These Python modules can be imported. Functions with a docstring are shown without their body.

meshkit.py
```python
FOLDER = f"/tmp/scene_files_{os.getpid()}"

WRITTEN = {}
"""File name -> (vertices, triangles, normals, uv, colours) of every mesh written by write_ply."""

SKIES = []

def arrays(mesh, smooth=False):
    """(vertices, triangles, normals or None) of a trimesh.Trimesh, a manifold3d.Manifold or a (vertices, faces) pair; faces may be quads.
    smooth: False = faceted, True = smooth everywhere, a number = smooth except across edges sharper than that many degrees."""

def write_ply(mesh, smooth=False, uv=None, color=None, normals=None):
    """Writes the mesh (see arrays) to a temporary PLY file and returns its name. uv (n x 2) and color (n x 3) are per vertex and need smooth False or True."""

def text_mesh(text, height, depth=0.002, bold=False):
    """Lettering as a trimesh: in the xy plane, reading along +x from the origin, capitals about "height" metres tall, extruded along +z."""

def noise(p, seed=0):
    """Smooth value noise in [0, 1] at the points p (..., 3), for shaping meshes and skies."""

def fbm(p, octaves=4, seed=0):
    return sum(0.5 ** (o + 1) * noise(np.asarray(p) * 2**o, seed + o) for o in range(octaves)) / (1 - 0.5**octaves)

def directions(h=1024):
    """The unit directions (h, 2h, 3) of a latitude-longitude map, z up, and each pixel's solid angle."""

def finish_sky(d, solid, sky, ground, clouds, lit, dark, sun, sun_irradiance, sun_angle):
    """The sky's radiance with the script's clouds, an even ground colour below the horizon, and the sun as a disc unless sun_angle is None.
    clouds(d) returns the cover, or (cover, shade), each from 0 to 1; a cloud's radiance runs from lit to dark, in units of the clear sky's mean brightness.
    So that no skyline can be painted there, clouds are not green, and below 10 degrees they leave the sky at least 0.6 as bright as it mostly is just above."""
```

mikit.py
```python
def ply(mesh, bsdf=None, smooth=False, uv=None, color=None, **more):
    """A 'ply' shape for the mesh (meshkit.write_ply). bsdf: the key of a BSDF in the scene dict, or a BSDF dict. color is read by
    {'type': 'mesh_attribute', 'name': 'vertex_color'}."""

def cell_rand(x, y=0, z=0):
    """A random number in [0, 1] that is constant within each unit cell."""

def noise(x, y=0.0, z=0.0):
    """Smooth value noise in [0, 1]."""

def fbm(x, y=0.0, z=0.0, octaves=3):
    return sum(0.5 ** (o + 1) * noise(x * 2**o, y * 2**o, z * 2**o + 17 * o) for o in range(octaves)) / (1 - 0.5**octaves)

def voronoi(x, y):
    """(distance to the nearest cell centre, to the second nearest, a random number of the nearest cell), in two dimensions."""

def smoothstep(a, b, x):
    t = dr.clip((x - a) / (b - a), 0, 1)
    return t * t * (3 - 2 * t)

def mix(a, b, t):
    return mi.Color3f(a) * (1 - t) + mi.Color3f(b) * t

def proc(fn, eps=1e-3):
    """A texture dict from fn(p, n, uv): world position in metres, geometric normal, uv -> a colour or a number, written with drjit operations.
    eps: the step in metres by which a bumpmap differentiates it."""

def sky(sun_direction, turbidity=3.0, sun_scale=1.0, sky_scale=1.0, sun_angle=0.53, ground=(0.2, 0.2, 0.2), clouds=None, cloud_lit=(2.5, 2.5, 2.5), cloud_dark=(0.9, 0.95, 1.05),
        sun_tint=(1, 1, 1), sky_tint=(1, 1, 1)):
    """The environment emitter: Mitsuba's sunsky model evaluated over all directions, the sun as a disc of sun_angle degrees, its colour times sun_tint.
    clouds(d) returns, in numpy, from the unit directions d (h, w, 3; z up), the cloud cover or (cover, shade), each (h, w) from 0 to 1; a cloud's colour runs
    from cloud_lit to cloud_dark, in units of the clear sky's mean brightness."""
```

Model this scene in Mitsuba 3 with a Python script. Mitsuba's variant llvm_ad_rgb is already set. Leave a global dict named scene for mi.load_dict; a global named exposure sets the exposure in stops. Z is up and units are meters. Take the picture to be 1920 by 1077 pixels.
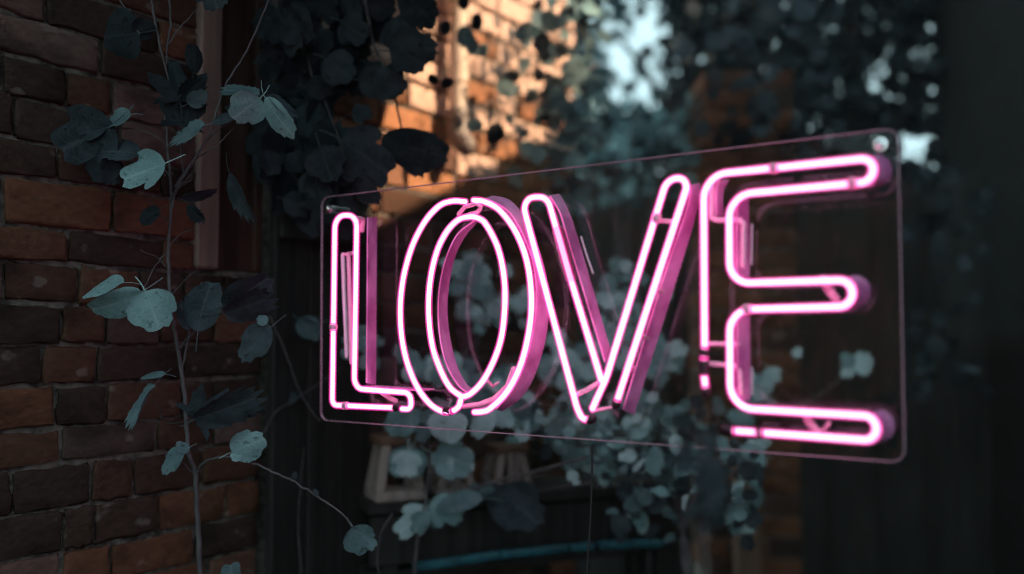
import math, random
import numpy as np, trimesh, drjit as dr, mitsuba as mi, mikit, meshkit
from mikit import proc, noise, fbm, smoothstep, mix

T = mi.ScalarTransform4f
rng = np.random.default_rng(7)
scene, labels = {}, {}

# ------------------------------------------------------------------ camera, sky, exposure
F_PX = 1725.0                                        # focal length in pixels of the 1920 px wide photograph
EYE = np.array([0, 0, 1.5])
PITCH = math.atan(92.5 / F_PX)
FW = np.array([0, math.cos(PITCH), math.sin(PITCH)])
UP = np.array([0, -math.sin(PITCH), math.cos(PITCH)])
RT = np.array([1.0, 0, 0])
scene['camera'] = {'type': 'thinlens', 'fov': 2 * math.degrees(math.atan(960 / F_PX)), 'aperture_radius': 0.016,
                   'focus_distance': 1.61, 'near_clip': 0.05, 'far_clip': 500.0,
                   'to_world': T().look_at(origin=EYE.tolist(), target=(EYE + FW).tolist(), up=[0, 0, 1])}
SUN = np.array([0.75, -0.25, 0.60])
scene['sky'] = mikit.sky(SUN.tolist(), turbidity=3, sun_scale=2.2, sun_tint=(1.0, 0.87, 0.76), sky_scale=1.3,
                       clouds=lambda d: (np.full(d.shape[:2], 0.75), np.zeros(d.shape[:2])), cloud_lit=(2.95, 4.2, 4.3))
exposure = 1.6
labels['sky'] = {'kind': 'structure'}

# ------------------------------------------------------------------ helpers
def ray(px, py):
    return FW + RT * ((px - 960) / F_PX) + UP * ((538.5 - py) / F_PX)
def P(px, py, d):
    r = ray(px, py)
    return EYE + r * (d / r[1])
def on_plane(px, py, p0, n):
    r = ray(px, py)
    return EYE + r * (np.dot(p0 - EYE, n) / np.dot(r, n))

def numbered(k):
    used = numbered.used
    if k not in used:
        used[k] = 0
        return k
    used[k] += 1
    return f'{k}_{used[k]:03d}'
numbered.used = {}

def add(name, shape, parent=None, label=None, kind=None):
    key = numbered((parent + '__' if parent else '') + name)
    scene[key] = shape
    if label: labels.setdefault(key, {})['label'] = label
    if kind: labels.setdefault(key, {})['kind'] = kind
    return key
def thing(name, label, cat, group=None):
    key = numbered(name)
    labels[key] = {'label': label, 'category': cat}
    if group: labels[key]['group'] = group
    return key
def M(x, y, z, o):
    m = np.eye(4)
    m[:3, 0], m[:3, 1], m[:3, 2], m[:3, 3] = x, y, z, o
    return T(m)
def unit(v):
    v = np.asarray(v, float)
    return v / np.linalg.norm(v)

def box(size, at=(0, 0, 0), x=(1, 0, 0), y=(0, 1, 0), z=(0, 0, 1), bevel=0.004):
    """A box with chamfered edges, centred at `at`, along the axes x, y, z."""
    h = np.array(size, float) / 2
    b = min(bevel, h.min() * 0.4)
    pts = []
    for sx in (-1, 1):
        for sy in (-1, 1):
            for sz in (-1, 1):
                for k in range(3):
                    q = h.copy() - b
                    q[k] = h[k]
                    pts.append(q * (sx, sy, sz))
    m = trimesh.convex.convex_hull(np.array(pts))
    R = np.array([x, y, z], float)
    m.vertices = m.vertices @ R + np.asarray(at, float)
    if np.linalg.det(R) < 0: m.invert()
    return m

def frames(p):
    t = np.gradient(p, axis=0)
    t /= np.linalg.norm(t, axis=1, keepdims=True) + 1e-12
    a = np.cross(t[0], [0, 0, 1] if abs(t[0][2]) < 0.9 else [1, 0, 0])
    a /= np.linalg.norm(a)
    A = [a]
    for i in range(1, len(p)):
        a = A[-1] - t[i] * np.dot(A[-1], t[i])
        A.append(a / (np.linalg.norm(a) + 1e-12))
    A = np.array(A)
    return t, A, np.cross(t, A)
def tube(p, r, sides=10, caps=True):
    p = np.asarray(p, float)
    r = np.broadcast_to(np.asarray(r, float), (len(p),)).copy()
    t, A, B = frames(p)
    if caps:                                          # rounded ends
        e0 = [(p[0] - t[0] * r[0] * s, r[0] * c) for s, c in ((1, 0.02), (0.92, 0.4), (0.7, 0.714), (0.38, 0.92))]
        e1 = [(p[-1] + t[-1] * r[-1] * s, r[-1] * c) for s, c in ((0.38, 0.92), (0.7, 0.714), (0.92, 0.4), (1, 0.02))]
        p = np.vstack([[q[0] for q in e0], p, [q[0] for q in e1]])
        r = np.concatenate([[q[1] for q in e0], r, [q[1] for q in e1]])
        A = np.vstack([[A[0]] * 4, A, [A[-1]] * 4]); B = np.vstack([[B[0]] * 4, B, [B[-1]] * 4])
    ang = np.arange(sides) * 2 * np.pi / sides
    v = p[:, None] + r[:, None, None] * (np.cos(ang)[None, :, None] * A[:, None] + np.sin(ang)[None, :, None] * B[:, None])
    i, j = np.meshgrid(np.arange(len(p) - 1), np.arange(sides), indexing='ij')
    q = np.stack([i * sides + j, i * sides + (j + 1) % sides, (i + 1) * sides + (j + 1) % sides, (i + 1) * sides + j], -1).reshape(-1, 4)
    f = np.vstack([q[:, [0, 1, 2]], q[:, [0, 2, 3]]])
    return trimesh.Trimesh(v.reshape(-1, 3), f, process=False)
def catmull(pts, per=8):
    p = np.asarray(pts, float)
    q = np.vstack([2 * p[0] - p[1], p, 2 * p[-1] - p[-2]])
    out = []
    for i in range(1, len(q) - 2):
        for s in np.linspace(0, 1, per, endpoint=False):
            a, b, c, d = q[i - 1], q[i], q[i + 1], q[i + 2]
            out.append(0.5 * (2 * b + (c - a) * s + (2 * a - 5 * b + 4 * c - d) * s**2 + (3 * b - a - 3 * c + d) * s**3))
    out.append(p[-1])
    return np.array(out)

# ------------------------------------------------------------------ materials
def c3(*v): return {'type': 'rgb', 'value': list(map(float, v))}
def principled(col, rough=0.6, spec=0.4, **k):
    return {'type': 'principled', 'base_color': c3(*col) if isinstance(col, tuple) else col, 'roughness': rough, 'specular': spec, **k}
def two(b): return {'type': 'twosided', 'bsdf': b}

def brick_col(p, n, uv):
    a, b = uv.x, uv.y
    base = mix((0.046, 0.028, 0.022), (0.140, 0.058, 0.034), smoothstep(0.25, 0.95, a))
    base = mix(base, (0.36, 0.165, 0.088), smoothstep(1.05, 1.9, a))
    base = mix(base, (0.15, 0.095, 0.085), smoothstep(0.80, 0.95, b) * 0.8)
    base = mix(base, (0.62, 0.42, 0.34), smoothstep(1.05, 1.15, b))  # cream of the upper far rows: sun highlights put into the colour
    big = fbm(p.x * 9 + a * 31, p.y * 9, p.z * 11, 4)
    fine = fbm(p.x * 90, p.y * 90, p.z * 120 + b * 9, 3)
    soot = smoothstep(0.45, 0.72, big)
    c = base * (0.62 + 0.75 * fine) * (1 - 0.55 * soot)
    return mix(c, (0.30, 0.25, 0.22), smoothstep(0.70, 0.82, fbm(p.x * 26 + 5, p.y * 26, p.z * 30, 3)) * 0.35)
def brick_bump(p, n, uv):
    return fbm(p.x * 130, p.y * 130, p.z * 150, 3) + 0.7 * noise(p.x * 420, p.y * 420, p.z * 420)
scene['brick_mat'] = {'type': 'bumpmap', 'arbitrary': proc(brick_bump, 8e-4), 'scale': 0.0026,
                      'bsdf': principled(proc(brick_col), 0.85, 0.25)}
def mortar_col(p, n, uv):
    f = fbm(p.x * 70, p.y * 70, p.z * 70, 3)
    g = fbm(p.x * 7, p.y * 7, p.z * 7, 3)
    return mix((0.045, 0.040, 0.036), (0.21, 0.185, 0.165), smoothstep(0.3, 0.7, f * 0.6 + g * 0.4))
scene['mortar_mat'] = {'type': 'bumpmap', 'arbitrary': proc(lambda p, n, uv: fbm(p.x * 160, p.y * 160, p.z * 160, 3), 8e-4), 'scale': 0.005,
                       'bsdf': principled(proc(mortar_col), 0.95, 0.1)}
def wood_fn(dark, light, sc=1.0):
    def fn(p, n, uv):
        g = fbm(p.x * 60 * sc, p.y * 60 * sc, p.z * 3.0 * sc, 4)
        w = fbm(p.x * 9, p.y * 9, p.z * 4, 3)
        return mix(dark, light, smoothstep(0.25, 0.75, g)) * (0.7 + 0.6 * w)
    return fn
def wood_bump(p, n, uv): return fbm(p.x * 130, p.y * 130, p.z * 6, 3)
def wood(dark, light, scale=0.003, rough=0.65):
    return {'type': 'bumpmap', 'arbitrary': proc(wood_bump, 1e-3), 'scale': scale, 'bsdf': principled(proc(wood_fn(dark, light)), rough, 0.3)}
scene['post_mat'] = wood((0.035, 0.018, 0.014), (0.075, 0.036, 0.028))
scene['trim_mat'] = wood((0.16, 0.105, 0.092), (0.24, 0.155, 0.135), 0.0015)
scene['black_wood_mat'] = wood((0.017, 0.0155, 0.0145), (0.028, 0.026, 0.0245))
scene['pale_wood_mat'] = wood((0.22, 0.175, 0.155), (0.34, 0.275, 0.25), 0.002)
scene['brown_wood_mat'] = wood((0.10, 0.055, 0.035), (0.17, 0.095, 0.065), 0.002)
scene['teal_paint_mat'] = principled(proc(lambda p, n, uv: mix((0.010, 0.045, 0.06), (0.022, 0.115, 0.145), smoothstep(0.25, 0.65, fbm(p.x * 22, p.y * 22, p.z * 22, 3)))), 0.4, 0.5)
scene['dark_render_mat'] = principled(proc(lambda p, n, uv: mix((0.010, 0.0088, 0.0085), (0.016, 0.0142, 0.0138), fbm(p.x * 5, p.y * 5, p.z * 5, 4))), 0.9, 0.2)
scene['ground_mat'] = principled(proc(lambda p, n, uv: mix((0.03, 0.028, 0.026), (0.07, 0.062, 0.055), fbm(p.x * 12, p.y * 12, 0.0, 4))), 0.95, 0.2)

def leaf_fn(c0, c1, vein):
    def fn(p, n, uv):
        a = (uv.x - 0.5) * 2
        rib = dr.exp(-dr.square(a / 0.035))
        side = dr.exp(-dr.square((dr.abs(dr.sin((uv.y - dr.abs(a) * 0.45) * 20)) - 0.0) / 0.22))
        m = fbm(p.x * 45, p.y * 45, p.z * 45, 3)
        fine = noise(p.x * 500, p.y * 500, p.z * 500)
        blot = noise(p.x * 14 + 3, p.y * 14, p.z * 14)
        spot = smoothstep(0.70, 0.80, fbm(p.x * 120, p.y * 120, p.z * 120, 2))
        c = mix(c0, c1, smoothstep(0.25, 0.75, m)) * (0.84 + 0.32 * fine) * (0.66 + 0.62 * blot)
        return mix(c, vein, 0.55 * rib + 0.30 * side) * (1 - 0.45 * spot)
    return fn
def leaf_bump(p, n, uv):
    a = (uv.x - 0.5) * 2
    return 0.5 * dr.abs(dr.sin((uv.y - dr.abs(a) * 0.45) * 20)) + 0.8 * fbm(p.x * 110, p.y * 110, p.z * 110, 2)
def leafmat(c0, c1, vein, trans=0.5, rough=0.55):
    return {'type': 'principledthin', 'base_color': proc(leaf_fn(c0, c1, vein)), 'roughness': rough, 'diff_trans': trans, 'spec_trans': 0.0, 'eta': 1.25}
scene['leaf_pale'] = leafmat((0.19, 0.315, 0.33), (0.26, 0.41, 0.425), (0.38, 0.52, 0.53), 0.45)
scene['leaf_silver'] = leafmat((0.44, 0.60, 0.63), (0.56, 0.72, 0.75), (0.66, 0.78, 0.80), 0.5)  # brighter copy of the pale leaf, light put into the colour
scene['leaf_mid'] = leafmat((0.095, 0.15, 0.165), (0.14, 0.21, 0.225), (0.19, 0.27, 0.29), 0.4)
scene['leaf_dark'] = leafmat((0.034, 0.044, 0.052), (0.056, 0.072, 0.084), (0.09, 0.11, 0.122), 0.25)
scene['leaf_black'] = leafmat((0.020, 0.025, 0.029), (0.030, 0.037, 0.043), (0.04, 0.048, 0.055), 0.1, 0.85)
scene['ivy_leaf'] = leafmat((0.026, 0.034, 0.040), (0.042, 0.053, 0.062), (0.06, 0.072, 0.082), 0.15, 0.75)
scene['stem_mat'] = principled(proc(lambda p, n, uv: mix((0.045, 0.040, 0.045), (0.13, 0.115, 0.12), fbm(p.x * 60, p.y * 60, p.z * 30, 3))), 0.7, 0.3)
scene['bark_mat'] = principled(proc(lambda p, n, uv: mix((0.02, 0.017, 0.016), (0.07, 0.055, 0.05), fbm(p.x * 40, p.y * 40, p.z * 9, 4))), 0.9, 0.2)

scene['neon_core'] = {'type': 'diffuse', 'reflectance': c3(0.6, 0.5, 0.6)}
scene['clear_glass'] = {'type': 'thindielectric', 'int_ior': 1.20}
scene['sleeve_glass'] = {'type': 'thindielectric', 'int_ior': 1.4, 'specular_transmittance': c3(0.80, 0.55, 0.66)}
scene['window_glass'] = {'type': 'thindielectric', 'int_ior': 1.08}
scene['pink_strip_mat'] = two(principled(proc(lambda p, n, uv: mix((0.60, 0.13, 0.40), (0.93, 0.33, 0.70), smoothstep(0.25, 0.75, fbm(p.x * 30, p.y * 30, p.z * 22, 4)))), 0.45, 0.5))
scene['edge_mat'] = principled((0.45, 0.30, 0.38), 0.25, 0.6)  # pink edge-lit glow of the clear acrylic put into the colour
scene['pink_glass_mat'] = principled((0.85, 0.42, 0.60), 0.15, 0.7)
scene['block_out_mat'] = principled((0.05, 0.012, 0.025), 0.5, 0.5)
scene['electrode_mat'] = principled((0.62, 0.55, 0.62), 0.3, 0.6)
scene['chrome_mat'] = {'type': 'roughconductor', 'material': 'Al', 'alpha': 0.12}
scene['cream_paint_mat'] = principled((0.62, 0.50, 0.42), 0.5, 0.4)
scene['grey_paint_mat'] = principled((0.17, 0.14, 0.13), 0.5, 0.4)
scene['cable_mat'] = principled((0.03, 0.03, 0.03), 0.5, 0.4)
scene['dust_mat'] = two({'type': 'diffuse', 'reflectance': c3(0.55, 0.52, 0.55)})

for _k in [k for k, d in scene.items() if k.endswith('_mat') and d.get('type') in ('principled', 'bumpmap', 'roughconductor')]:
    scene[_k] = two(scene[_k])

# ------------------------------------------------------------------ directions of the place
DW = np.array([1190.0, 1725.0, 0]); DW /= np.linalg.norm(DW)          # along the brick wall, away
NW = np.array([DW[1], -DW[0], 0])                                     # out of the brick wall
US = np.array([2502.0, -1725.0, 0]); US /= np.linalg.norm(US)         # along the sign, left to right
NS = -DW                                                              # out of the sign, to the viewer
Z = np.array([0, 0, 1.0])
W0 = np.array([-0.89, 1.6, 0.0])
def wall_sz(px, py):
    q = on_plane(px, py, W0, NW)
    return float(np.dot(q - W0, DW)), float(q[2])
def wall_at(s, z, out=0.0):
    return W0 + DW * s + Z * z + NW * out

# ground
scene['ground'] = mikit.ply(trimesh.Trimesh([[-60, -60, 0], [60, -60, 0], [60, 60, 0], [-60, 60, 0]], [[0, 1, 2], [0, 2, 3]], process=False), 'ground_mat')
labels['ground'] = {'kind': 'structure'}

# ------------------------------------------------------------------ brick walls
def brick_mesh(L, H, seed, nx=6, nz=4, depth=0.035, rough=1.0):
    r = np.random.default_rng(seed)
    xs = np.array([-1, -0.965, -0.6, -0.15, 0.3, 0.65, 0.965, 1.0]) if nx == 6 else np.array([-1, -0.94, 0.94, 1.0])
    zs = np.array([-1, -0.9, -0.25, 0.3, 0.9, 1.0]) if nx == 6 else np.array([-1, -0.88, 0.88, 1.0])
    X, ZZ = np.meshgrid(xs, zs, indexing='ij')
    edge = (np.abs(X) > 0.99) | (np.abs(ZZ) > 0.99)
    corner = (np.abs(X) > 0.99) & (np.abs(ZZ) > 0.99)
    D = np.where(edge, -0.0042, 0.0) + r.normal(0, 0.0010 * rough, X.shape)
    D = np.where(corner & (r.random(X.shape) < 0.35), D - 0.008, D)
    x = X * L / 2 + r.normal(0, 0.0022 * rough, X.shape); z = ZZ * H / 2 + r.normal(0, 0.0020 * rough, X.shape)
    x = np.where(corner, x * (1 - 0.006 / L * 2), x); z = np.where(corner, z * 0.96, z)
    front = np.stack([x, z, D], -1)
    n0, n1 = X.shape
    v = list(front.reshape(-1, 3)); f = []
    for i in range(n0 - 1):
        for j in range(n1 - 1):
            a, b, c, d = i * n1 + j, (i + 1) * n1 + j, (i + 1) * n1 + j + 1, i * n1 + j + 1
            f += [[a, b, c], [a, c, d]]
    ring = [(i, 0) for i in range(n0)] + [(n0 - 1, j) for j in range(1, n1)] + [(i, n1 - 1) for i in range(n0 - 2, -1, -1)] + [(0, j) for j in range(n1 - 2, 0, -1)]
    k0 = len(v)
    for i, j in ring:
        q = front[i, j].copy(); q[2] = -depth; v.append(q)
    n = len(ring)
    for k in range(n):
        a, b = ring[k][0] * n1 + ring[k][1], ring[(k + 1) % n][0] * n1 + ring[(k + 1) % n][1]
        f += [[a, k0 + k, k0 + (k + 1) % n], [a, k0 + (k + 1) % n, b]]
    return np.array(v), np.array(f)
def lay_brick(parent, s0, s1, z0, z1, seed, origin=wall_at, ax=DW, nrm=NW, simple=False, tone=None):
    L, H = s1 - s0, z1 - z0
    r = np.random.default_rng(seed + 9000)
    v, f = brick_mesh(L, H, seed, 4 if simple else 6)
    tilt = r.normal(0, 0.012)
    v = v @ np.array([[math.cos(tilt), math.sin(tilt), 0], [-math.sin(tilt), math.cos(tilt), 0], [0, 0, 1]])
    c = origin((s0 + s1) / 2, (z0 + z1) / 2, r.normal(0.0, 0.0022))
    w = c + v[:, :1] * ax + v[:, 1:2] * Z + v[:, 2:] * nrm
    a, b = (r.random(), r.random()) if tone is None else tone
    m = trimesh.Trimesh(w, f, process=False)
    if np.dot(np.cross(ax, Z), nrm) < 0: m = trimesh.Trimesh(w, f[:, ::-1], process=False)
    return m, (a, b)
def brick_part(parent, *a, **k):
    m, t = lay_brick(parent, *a, **k)
    add('brick', mikit.ply(m, 'brick_mat', smooth=True, uv=np.tile(t, (len(m.vertices), 1))), parent)

near = thing('brick_wall', 'dark red brick wall in shade along the left edge, vine growing up it', 'wall')
s370, s410, s490 = wall_sz(366, 300)[0], wall_sz(408, 300)[0], wall_sz(489, 700)[0]
z500 = wall_sz(400, 506)[1]
# measured bed joints (photograph, left edge) -> heights
bed_px = [-150, -62, 17, 95, 172, 255, 326, 418, 486, 567, 647, 727, 812, 884, 974, 1059, 1140]
beds = [wall_sz(0, y)[1] for y in bed_px]
rows = {  # row -> joint positions in photograph pixels, at mid-row
    1: [90], 2: [90, 300], 3: [188, 372], 4: [5, 126, 211], 5: [28, 225], 6: [110, 303], 7: [6, 212], 8: [128, 305], 9: [8, 150, 262, 345, 420],
    10: [117, 199, 300, 402], 11: [80, 184, 345, 461], 12: [105, 202, 340, 400], 13: [116, 295, 402], 14: [24, 172, 252, 380], 15: [120, 178, 299, 425], 16: [118, 209, 366]}
seed = 100
for i in range(1, len(beds)):
    zt, zb = beds[i - 1] , beds[i]
    zm = (zt + zb) / 2
    ymid = (bed_px[i - 1] + bed_px[i]) / 2
    js = []
    for x in rows.get(i, [60, 200]):
        y = ymid                                       # row's centre at this column
        for _ in range(6):
            s, z = wall_sz(x, y); y += (z - zm) * F_PX / 1.8
        js.append(s)
    end = s370 if zb > z500 - 0.03 else s490
    js = [j for j in js if j < end - 0.045]
    # carry on beyond the left edge of the picture
    left = [js[0]]
    while left[-1] > -0.5:
        left.append(left[-1] - (0.215 if len(left) % 2 else 0.11))
    js = left[::-1] + js[1:] + [end + 0.005]
    tones = np.random.default_rng(500 + i)
    for a, b in zip(js[:-1], js[1:]):
        if b - a < 0.03: continue
        g0, g1 = 0.0036, 0.0036
        dz = tones.normal(0, 0.0015)
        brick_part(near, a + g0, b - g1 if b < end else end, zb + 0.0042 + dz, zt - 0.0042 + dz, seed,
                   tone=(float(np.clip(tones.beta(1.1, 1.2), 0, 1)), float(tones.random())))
        seed += 1
# mortar bed the bricks are set in, and the wall out of frame
def wall_box(parent, s0, s1, z0, z1, out0, out1, mat, name, **k):
    m = box((s1 - s0, out1 - out0, z1 - z0), wall_at((s0 + s1) / 2, (z0 + z1) / 2, (out0 + out1) / 2), DW, NW, Z, bevel=k.pop('bevel', 0.003))
    return add(name, mikit.ply(m, mat), parent, **k)
wall_box(near, -8.0, s490 - 0.004, 0.0, z500, -0.24, -0.009, 'mortar_mat', 'mortar')
wall_box(near, -8.0, s370, z500, 2.75, -0.24, -0.0095, 'mortar_mat', 'mortar')
def plain_bricks(regions, origin, ax, nrm, seed, course=0.075, blen=0.215):
    r = np.random.default_rng(seed)
    ms, uvs = [], []
    for s0, s1, z0, z1 in regions:
        n = max(1, round((z1 - z0) / course))
        for k in range(n):
            za, zb = z0 + (z1 - z0) * k / n, z0 + (z1 - z0) * (k + 1) / n
            s = s0 - (0.11 if k % 2 else 0)
            while s < s1:
                a, b = max(s, s0), min(s + blen, s1)
                if b - a > 0.04:
                    m, t = lay_brick(None, a + .005, b - .005, za + .005, zb - .005, int(r.integers(1e6)), origin, ax, nrm, True)
                    ms.append(m); uvs.append(np.tile(t, (len(m.vertices), 1)))
                s += blen
    return trimesh.util.concatenate(ms), np.vstack(uvs)
m, uv = plain_bricks([(-8.0, -0.52, 0.0, 2.70), (-0.52, s490, 0.0, beds[-1])], wall_at, DW, NW, 3)
add('brick_courses', mikit.ply(m, 'brick_mat', smooth=True, uv=uv), near, kind='stuff')

trim = thing('trim_board', 'pale pinkish timber board standing upright at the end of the brick wall', 'board')
m = box((s410 - s370, 0.05, 2.75 - z500), wall_at((s370 + s410) / 2, (z500 + 2.75) / 2, -0.012), DW, NW, Z, 0.005)
scene[trim] = mikit.ply(m.subdivide(), 'trim_mat')
post = thing('window_post', 'dark brown timber window post right of the pinkish board', 'post')
wall_box(post, s410, s490, z500, 2.75, -0.12, -0.022, 'post_mat', 'jamb')
wall_box(post, s490 - 0.018, s490 + 0.006, z500 + 0.002, 2.75, -0.021, -0.006, 'post_mat', 'bead')

# ------------------------------------------------------------------ window pane (behind the sign)
PANEL0 = P(603, 580, 1.86)                              # a point of the sign's acrylic sheet
def plane_at(off): return PANEL0 + NS * off
pane = thing('window_pane', 'large clear window pane behind the pink neon sign', 'window')
o = plane_at(-0.05)
sa = np.dot(W0 + DW * (s490 + 0.0) - o, US)
qs = [o + US * sa, o + US * (sa + 3.0)]
qs = [np.array([q[0], q[1], 0.0]) for q in qs]
m = trimesh.Trimesh([qs[0] + Z * 0.3, qs[1] + Z * 0.3, qs[1] + Z * 2.45, qs[0] + Z * 2.45], [[0, 1, 2], [0, 2, 3]], process=False)
add('glass', mikit.ply(m, 'window_glass'), pane)
for zz, nm in ((0.27, 'sill'), (2.50, 'head')):
    m = box((3.0, 0.08, 0.10), (qs[0] + qs[1]) / 2 + Z * zz, US, -NS, Z)
    add(nm, mikit.ply(m, 'post_mat'), pane)

# ------------------------------------------------------------------ added roof and right-hand wall, placed to shade near side and yard
can = thing('added_canopy', 'dark roof boards added unseen above the frame to shade the window front', 'added_canopy')
def added_canopy_board(k):
    a = qs[0] + DW * (0.52 - 0.2 * k)
    b = qs[1] + DW * (0.52 - 0.2 * k)
    c = (a + b) / 2 + Z * 2.62
    return box((3.6, 0.199, 0.04), c, US, DW, Z, 0.006)
for k in range(7):
    add('board', mikit.ply(added_canopy_board(k), 'black_wood_mat'), can)
bld = thing('added_building', 'black rendered wall at the right side of the yard, added and sized to shade it', 'building')
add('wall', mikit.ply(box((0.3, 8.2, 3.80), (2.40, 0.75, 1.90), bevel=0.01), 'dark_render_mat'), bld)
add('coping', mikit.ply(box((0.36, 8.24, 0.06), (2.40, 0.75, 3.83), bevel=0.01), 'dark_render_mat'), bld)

# ------------------------------------------------------------------ sunlit wall beyond the window
far = thing('brick_wall', 'sunlit orange brick wall beyond the window, upper part in sun and coloured brighter, leaves before it', 'wall')
sA, sB = s490 + 0.04, 1.96
r = np.random.default_rng(77)
nrow = 18
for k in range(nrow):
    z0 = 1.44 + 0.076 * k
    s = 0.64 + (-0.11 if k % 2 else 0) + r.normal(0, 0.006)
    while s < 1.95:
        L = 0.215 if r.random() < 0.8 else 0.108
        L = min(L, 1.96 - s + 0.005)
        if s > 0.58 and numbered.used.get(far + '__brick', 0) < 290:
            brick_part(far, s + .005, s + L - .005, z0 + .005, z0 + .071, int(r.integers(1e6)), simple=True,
                       tone=(float(1.3 + 0.7 * r.random()) if k > 5 else float(0.1 + 0.8 * r.random()), float(r.random() * 0.9) if r.random() > (k - 6) / 7 else 1.2))  # sun and shade put into the colour: upper rows brighter, lower rows darker
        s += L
wall_box(far, sA, sB, 0.0, 2.85, -0.24, -0.009, 'mortar_mat', 'mortar')
m, uv = plain_bricks([(sA, sB, 0.0, 1.44)], wall_at, DW, NW, 5)
add('brick_courses', mikit.ply(m, 'brick_mat', smooth=True, uv=uv), far, kind='stuff')
pipe = thing('drainpipe', 'pale cream drainpipe down the sunlit brick wall, ending in a grey shoe', 'drainpipe')
ps, pz = wall_sz(833, 232)
pp = np.array([wall_at(ps, z, 0.05) for z in np.linspace(2.85, pz + 0.01, 12)])
add('pipe', mikit.ply(tube(pp, 0.026, 14), 'cream_paint_mat', smooth=True), pipe)
add('shoe', mikit.ply(tube(np.array([wall_at(ps, pz + 0.02, 0.05), wall_at(ps, pz - 0.04, 0.05), wall_at(ps - 0.01, pz - 0.075, 0.085)]), [0.032, 0.034, 0.030], 14), 'grey_paint_mat', smooth=True), pipe)
for z in (2.22, 2.45):
    add('bracket', mikit.ply(tube(np.array([wall_at(ps, z, 0.05), wall_at(ps, z + 0.03, 0.05)]), 0.031, 14, False), 'cream_paint_mat', smooth=True), pipe)
door = thing('added_shutter', 'black boards added to darken the wall behind the window post', 'added_shutter')  # boards added to make the void behind the post dark
for k in range(3):
    wall_box(door, 0.581 + 0.105 * k, 0.581 + 0.105 * k + 0.103, 0.2, 1.93, 0.012, 0.035 + 0.002 * (k % 2), 'black_wood_mat', 'board')
wall_box(door, 0.583, 0.892, 1.72, 1.80, 0.038, 0.055, 'black_wood_mat', 'rail')
wall_box(door, 0.583, 0.892, 0.60, 0.68, 0.038, 0.055, 'black_wood_mat', 'rail')

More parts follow.
